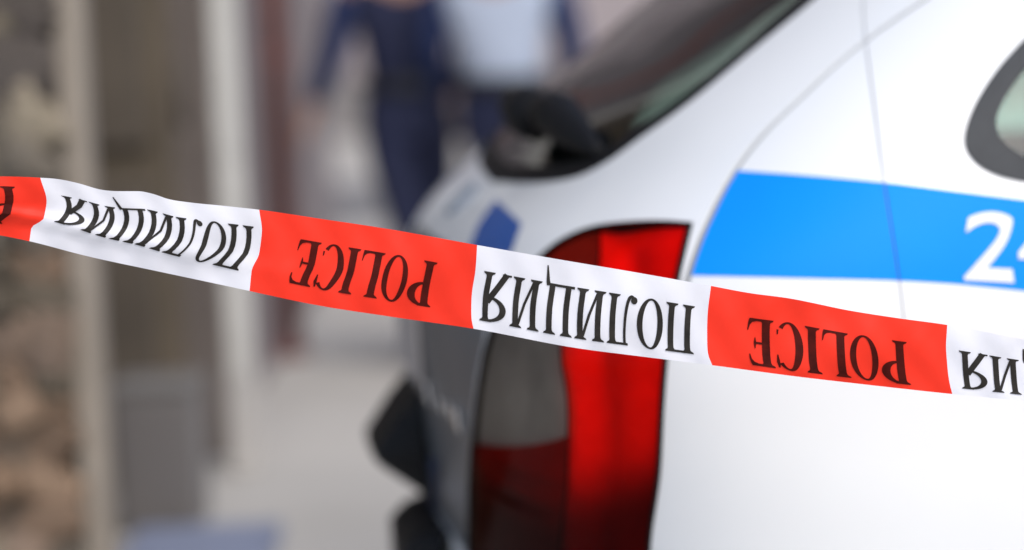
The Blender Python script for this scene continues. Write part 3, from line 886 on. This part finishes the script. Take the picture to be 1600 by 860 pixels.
# number plate housing / tailgate grip: proud black wedge on the lower tailgate
def loft(name, u0, u1, prof, m, parent, n=20):
    """prof: list of (z, offset); swept along u with tapered ends"""
    vv, ff = [], []; K = len(prof)
    for i in range(n + 1):
        u = u0 + (u1 - u0) * i / n; e = min(1, min(i, n - i) / 3.0 + .02) ** .6
        for zz, of_ in prof:
            p = P(u, zv(zz)); nn = NRM(u, zv(zz)); vv.append(p + nn * (of_ * e))
    for i in range(n):
        for j in range(K - 1): ff.append((i * K + j, (i + 1) * K + j, (i + 1) * K + j + 1, i * K + j + 1))
    o = mesh_obj(name, vv, ff, m, parent, True)
    return o


grip = loft('tailgate_grip', UC + .08, UC + .40, [(.560, .0), (.580, .02), (.625, .070), (.638, .078), (.646, .076), (.700, .03), (.725, .0)], M['black_plastic'], tailgate)
# lighter edge moulding above the grip
# chrome badge letters (unreadable)
bdg = uvs([(672, 614), (692, 632), (706, 640), (718, 655)])
for i, (u, v) in enumerate(bdg):
    p = Vector(P(u, v)); n = Vector(NRM(u, v)); ax = Vector(P(u + .01, v)) - Vector(P(u - .01, v)); ax.normalize(); upv = n.cross(ax)
    rot = Matrix((ax, upv, n)).transposed(); hgt = (.030, .018, .022, .032)[i]
    bm = bmesh.new(); add_box(bm, p + n * .003, (.022, hgt, .006), .002, rot); bm_obj('badge_letter', bm, M['chrome'], tailgate)
# number plate seen edge on, above the grip
pv, pf = [], []
for i in range(9):
    u = UC + .01 + .50 * i / 8
    for zz in (.755, .865):
        pv.append(P(u, zv(zz)) + NRM(u, zv(zz)) * .006)
for i in range(8): pf.append((2 * i, 2 * i + 2, 2 * i + 3, 2 * i + 1))
plate = mesh_obj('number_plate', pv, pf, mat('plate_white', (.40, .36, .34), .5), tailgate)
sm_ = plate.modifiers.new('thick', 'SOLIDIFY'); sm_.thickness = .005; sm_.offset = 0
# round lock emblem on the upper tailgate
eu_ = px2uv(722, 312)
if eu_:
    p = Vector(P(*eu_)); n = Vector(NRM(*eu_)); bm = bmesh.new(); tube(bm, [p, p + n * .006], [.032, .030], 24); bm_obj('emblem', bm, M['emblem_grey'], tailgate)
# small blue plate edge on lower tailgate, shade put into its navy colour
pl = uvs([(664, 716), (686, 716), (686, 800), (664, 800)])
pp = [P(u, v) + NRM(u, v) * .002 for u, v in pl]
mesh_obj('blue_label', pp, [(0, 1, 2, 3)], mat('shaded_label_film', (.012, .028, .075), .5), tailgate)

# rear wiper on the glass foot: pivot cap and arm
def gpt(u, z, lift): return Vector(P(u, zv(z))) + Vector(NRM(u, zv(z))) * lift


bm = bmesh.new()
ring = [(-.44, 1.095, .0, .008), (-.41, 1.098, .008, .014), (-.34, 1.105, .022, .026), (-.27, 1.112, .034, .033), (-.215, 1.115, .040, .031), (-.20, 1.116, .040, .018)]
tube(bm, [gpt(UC + a + .02, z_ + .006, l_) for a, z_, l_, r_ in ring], [r_ for a, z_, l_, r_ in ring], 8)
bm_obj('wiper_arm', bm, M['black_plastic'], tailgate, True)
bm = bmesh.new()
ring = [(-.175, 1.105, .036, .014), (-.17, 1.105, .038, .034), (-.10, 1.108, .044, .038), (-.04, 1.11, .046, .034), (-.03, 1.11, .046, .016)]
tube(bm, [gpt(UC + a + .02, z_ + .006, l_) for a, z_, l_, r_ in ring], [r_ for a, z_, l_, r_ in ring], 8)
bm_obj('wiper_cap', bm, M['black_plastic'], tailgate, True)

# fleet number on the stripe, bent onto the body
tcu = bpy.data.curves.new('fleet_number', 'FONT'); tcu.body = '24'; tcu.offset = 0.016; tcu.size = 1.0; tcu.space_character = 1.12
to = bpy.data.objects.new('tmp', tcu); col.objects.link(to)
dg = bpy.context.evaluated_depsgraph_get(); dg.update()
tme = bpy.data.meshes.new_from_object(to.evaluated_get(dg)); bpy.data.objects.remove(to); bpy.data.curves.remove(tcu)
co = np.array([v.co[:] for v in tme.vertices])
bmx = bmesh.new(); bmx.from_mesh(tme); bmesh.ops.triangulate(bmx, faces=bmx.faces)
bmesh.ops.subdivide_edges(bmx, edges=bmx.edges, cuts=2, use_grid_fill=True)
ymin, ymax = co[:, 1].min(), co[:, 1].max()
xs_ = co[:, 0]; xmin = xs_.min()
gw = 0.52   # width of the first digit in font units
uv_bl, uv_br, uv_tl = px2uv(1506, 438), px2uv(1594, 443), px2uv(1511, 331)
eu = ((uv_br[0] - uv_bl[0]), (uv_br[1] - uv_bl[1])); ev = ((uv_tl[0] - uv_bl[0]), (uv_tl[1] - uv_bl[1]))
for v in bmx.verts:
    s = (v.co.x - xmin) / gw; t = (v.co.y - ymin) / (ymax - ymin)
    u_ = uv_bl[0] + eu[0] * s + ev[0] * t; v_ = uv_bl[1] + eu[1] * s + ev[1] * t
    v.co = Vector(P(u_, v_)) + Vector(NRM(u_, v_)) * .0016
bm_obj('fleet_number', bmx, M['numeral'], body)
bpy.data.meshes.remove(tme)

# door handle, mirror (further along the side)
for px_ in ((1.85, .93),):
    u = (2.4)
    bm = bmesh.new(); add_box(bm, (1.35, -.016, .93), (.17, .025, .03), .009); bm_obj('door_handle', bm, M['white_paint'], car, True)
bm = bmesh.new(); add_box(bm, (2.72, -.10, 1.08), (.09, .19, .13), .035); add_box(bm, (2.74, .0, 1.05), (.05, .08, .04), .01); bm_obj('door_mirror', bm, M['white_paint'], car, True)

# ================================================================== BARRIER TAPE
YT = 2.5
TOP = [(-330, 290), (-120, 276), (0, 276), (63, 278), (90, 280), (120, 286), (160, 297), (185, 299), (215, 299), (238, 303), (262, 311), (300, 317), (340, 321), (405, 328), (500, 342), (600, 357), (745, 383),
       (870, 405), (1000, 427), (1111, 447), (1170, 458), (1230, 466), (1330, 486), (1400, 497), (1480, 508), (1600, 531), (1850, 575), (2220, 640)]
BOT = [(-330, 330), (-120, 352), (0, 368), (45, 377), (130, 399), (250, 425), (330, 442), (390, 455), (500, 478), (610, 495), (740, 514), (900, 544), (1000, 557), (1113, 571), (1240, 588),
       (1360, 602), (1488, 616), (1600, 627), (1850, 655), (2220, 705)]
BOUNDS = {0: [(63, 278), (72.5, 320), (68, 342), (49, 356), (46, 377)],
          1: [(405, 328), (409, 366), (405, 396), (393, 424), (390, 455)],
          2: [(745.5, 383), (743, 422), (737, 464), (737, 500), (740, 514)],
          3: [(1111, 447), (1106, 486), (1105, 535), (1107, 556), (1113, 571)],
          4: [(1480, 508), (1478.5, 550), (1481, 580), (1484, 600), (1488, 616)]}
STA = [-1, 0, 1, 2, 3, 4, 5, 6]
XT = {-1: -282, 0: 63, 1: 405, 2: 745.5, 3: 1111, 4: 1480, 5: 1850, 6: 2220}
XB = {-1: -300, 0: 46, 1: 390, 2: 740, 3: 1113, 4: 1488, 5: 1860, 6: 2230}


def smooth_interp(pts):
    a = np.array(pts, float); return catmull(a[:, 0], a[:, 1], 6000)


TX, TY = smooth_interp(TOP); BX, BY = smooth_interp(BOT)
_s = np.array(STA, float)
UTX = catmull(_s, np.array([XT[k] for k in STA], float)); UBX = catmull(_s, np.array([XB[k] for k in STA], float))
DEV = {}
for k, b in BOUNDS.items():
    b = np.array(b, float); wv = (b[:, 1] - b[0, 1]) / (b[-1, 1] - b[0, 1])
    X_, D_ = catmull(wv, b[:, 0] - (b[0, 0] + (b[-1, 0] - b[0, 0]) * wv), 200); DEV[k] = (X_, D_)


def dev(s, w):
    k0 = int(math.floor(s)); t = s - k0; t = t * t * (3 - 2 * t)
    f = lambda k: np.interp(w, *DEV[k]) if k in DEV else 0.0
    return f(k0) * (1 - t) + f(k0 + 1) * t


def tape(s, w):
    """s: station along the tape, w: 0 top .. 1 bottom edge -> world point"""
    tx = np.interp(s, *UTX); bx = np.interp(s, *UBX)
    ty = np.interp(tx, TX, TY); by = np.interp(bx, BX, BY)
    x = tx + (bx - tx) * w + dev(s, w); y = ty + (by - ty) * w
    d = 0.0024 * math.sin(s * 5.1 + w * 2.2) * math.sin(w * 3 + s) + 0.0013 * math.sin(s * 13.0 + w * 4.0) +   .0006 * math.sin(s * 31 - w * 7) + .0003 * math.sin(s * 57 + w * 11)
    # long crease in the lower third, fading out to the right
    cw = .66 + .05 * (s - 0.2); amp = .009 * max(0.0, min(1.0, (1.35 - s) / 1.2))
    d += -amp * math.exp(-((w - cw) / .10) ** 2) * .55 + amp * .6 * (w - .5)
    d += .004 * (w - .5) ** 2
    Yd = YT + .012 * math.sin(s * 1.1) + d
    return at(x, y, Yd)


def tnorm(s, w):
    e = .004
    a = tape(s + e, w) - tape(s - e, w); b = tape(s, min(1, w + e)) - tape(s, max(0, w - e))
    n = a.cross(b); n.normalize()
    return n if n.y < 0 else -n


# ---- glyph outlines: strips of quads in em units, cap height 1
def stem(x0, x1, y0=0.0, y1=1.0, serifs=(1, 1)):
    n = 8; Ls = [[(x0, y0 + (y1 - y0) * k / n) for k in range(n + 1)], [(x1, y0 + (y1 - y0) * k / n) for k in range(n + 1)]]
    out = [Ls]
    for flag, y, sgn in ((serifs[0], y0, 1), (serifs[1], y1, -1)):
        if flag:
            q = .062
            out.append([[(x0 - q, y), (x0 - q + .01, y + sgn * .03), (x0 - .012, y + sgn * .055), (x0 + .005, y + sgn * .10)], [(x1 + q, y), (x1 + q - .01, y + sgn * .03), (x1 + .012, y + sgn * .055), (x1 - .005, y + sgn * .10)]])
    return out


def bar(xa, xb, y0, y1, n=5):
    return [[[(xa + (xb - xa) * k / n, y0) for k in range(n + 1)], [(xa + (xb - xa) * k / n, y1) for k in range(n + 1)]]]


def line(pts, wd):
    p = np.array(pts, float); d = np.gradient(p, axis=0); d /= np.linalg.norm(d, axis=1, keepdims=True); n = np.stack([-d[:, 1], d[:, 0]], 1)
    w_ = np.interp(np.linspace(0, 1, len(p)), np.linspace(0, 1, len(wd)), wd)[:, None] / 2
    return [[list(map(tuple, p + n * w_)), list(map(tuple, p - n * w_))]]


def arc(cx, cy, ro, ri, oy, iy, a0, a1, n=28, dx=0):
    A_ = [R(a0 + (a1 - a0) * k / n) for k in range(n + 1)]
    return [[[(cx + ro * math.cos(a), cy + oy * math.sin(a)) for a in A_], [(cx + dx + ri * math.cos(a), cy + iy * math.sin(a)) for a in A_]]]


def curve(pts, n=10): return spline(pts, n)


G = {}
G['P_cyr'] = (.58, stem(.075, .185) + stem(.395, .505) + bar(.18, .40, .952, 1.0))
G['O'] = (.50, arc(.25, .5, .25, .142, .515, .475, 0, 360, 48))
G['L_cyr'] = (.58, stem(.395, .505) + bar(.16, .39, .952, 1.0) + line(curve([(.215, .97), (.212, .6), (.195, .25), (.165, .07), (.12, .015), (.075, .03)]), [.05, .05, .055, .06, .06, .03]) + arc(.065, .085, .062, 0, .072, 0, 0, 360, 16))
G['I_cyr'] = (.60, stem(.075, .185) + stem(.415, .525) + line([(.18, .07), (.3, .5), (.42, .93)], [.05, .05]))
G['TS'] = (.62, stem(.075, .185, serifs=(0, 1)) + stem(.395, .505, serifs=(0, 1)) + bar(.01, .55, 0, .05) + line(curve([(.525, .05), (.545, -.04), (.560, -.18), (.578, -.34)]), [.08, .07, .05, .02]))
G['YA'] = (.56, stem(.385, .495) + arc(.42, .735, .385, .265, .265, .215, 90, 270, 24) + line([(.41, .60), (.22, .25), (.095, .0)], [.115, .115, .115]) + bar(.0, .18, 0, .04))
G['P'] = (.50, stem(.065, .205) + arc(.18, .735, .30, .15, .265, .215, -90, 90, 24))
G['L'] = (.48, stem(.065, .205) + bar(.19, .43, 0, .05) + [[[(.32, .05), (.38, .07), (.42, .12), (.445, .24)], [(.44, .0), (.45, .05), (.455, .12), (.46, .24)]]])
G['I'] = (.27, stem(.065, .205))
G['C'] = (.50, arc(.26, .5, .26, .135, .515, .475, 48, 312, 36, .012) + line([(.45, .97), (.452, .85), (.455, .70)], [.03, .06, .02]) + line([(.455, .27), (.452, .17)], [.02, .035]))
G['E'] = (.50, stem(.065, .205) + bar(.19, .42, 0, .05) + bar(.19, .40, .95, 1.0) + bar(.19, .33, .49, .535) +
          [[[(.30, .05), (.38, .08), (.42, .14), (.45, .26)], [(.43, .0), (.445, .05), (.455, .14), (.465, .26)]], [[(.29, .95), (.36, .92), (.40, .86), (.42, .76)], [(.41, 1.0), (.425, .95), (.435, .86), (.44, .76)]],
           line([(.33, .40), (.33, .51), (.33, .63)], [.015, .045, .015])[0]])
W_CYR = ['P_cyr', 'O', 'L_cyr', 'I_cyr', 'TS', 'I_cyr', 'YA']; W_LAT = ['P', 'O', 'L', 'I', 'C', 'E']


def lettering(k, word, pr, pl_, wlo, whi, m, parent, shear=0.0, gap=.02, arch=0.0):
    tot = sum(G[g][0] for g in word) + gap * (len(word) - 1); x = 0
    for g in word:
        V_, F_ = [], []
        for si, (A_, B_) in enumerate(G[g][1]):
            i0 = len(V_)
            for (ax, ay), (bx, by) in zip(A_, B_):
                for X_, Y_ in ((ax, ay), (bx, by)):
                    t = (x + X_) / tot; p = pr + (pl_ - pr) * t
                    wa = wlo if not isinstance(wlo, tuple) else wlo[0] + (wlo[1] - wlo[0]) * t
                    wb = whi if not isinstance(whi, tuple) else whi[0] + (whi[1] - whi[0]) * t
                    ww = wa + (wb - wa) * Y_
                    ss = k + p + shear * (Y_ - .5) + arch * (.012 * math.sin(math.pi * Y_) - .020 * Y_ ** 2)
                    V_.append(tape(ss, ww) + tnorm(ss, ww) * (.0006 + .00004 * si))
            for q in range(len(A_) - 1): F_.append((i0 + 2 * q, i0 + 2 * q + 1, i0 + 2 * q + 3, i0 + 2 * q + 2))
        mesh_obj('letter', [v - troot.location for v in V_], F_, m, parent)
        x += G[g][0] + gap


troot = empty('barrier_tape', at(800, 450, YT))
tag(troot, 'red and white striped plastic barrier tape with upside down police lettering stretched across', 'tape')
for k in range(-1, 6):
    red = (k % 2 != 0); n, mw = 64, 20
    vv, ff = [], []
    for i in range(n + 1):
        for j in range(mw + 1): vv.append(tape(k + i / n, j / mw) - troot.location)
    for i in range(n):
        for j in range(mw):
            a = i * (mw + 1) + j; ff.append((a, a + 1, a + mw + 2, a + mw + 1))
    sec = mesh_obj('red_section' if red else 'white_section', vv, ff, M['tape_red' if red else 'tape_white'], troot, True)
    if red:
        a = {-1: (.87, .12, .17, .80), 1: (.825, .16, (.29, .28), (.82, .80)), 3: (.835, .16, (.32, .31), (.93, .92)), 5: (.83, .16, .3, .9)}[k]
        lettering(k, W_LAT, a[0], a[1], a[2], a[3], M['ink_on_red'], sec, shear={1: -.01, 3: 0}.get(k, 0), gap=.025)
    else:
        a = {0: (.965, .07, (.22, .25), (.78, .66)), 2: (.945, .035, (.285, .29), (.885, .88)), 4: (.945, .05, .34, .90)}[k]
        lettering(k, W_CYR, a[0], a[1], a[2], a[3], M['ink'], sec, shear={0: .0}.get(k, -.005), gap=.02, arch=1.0 if k == 0 else 0)
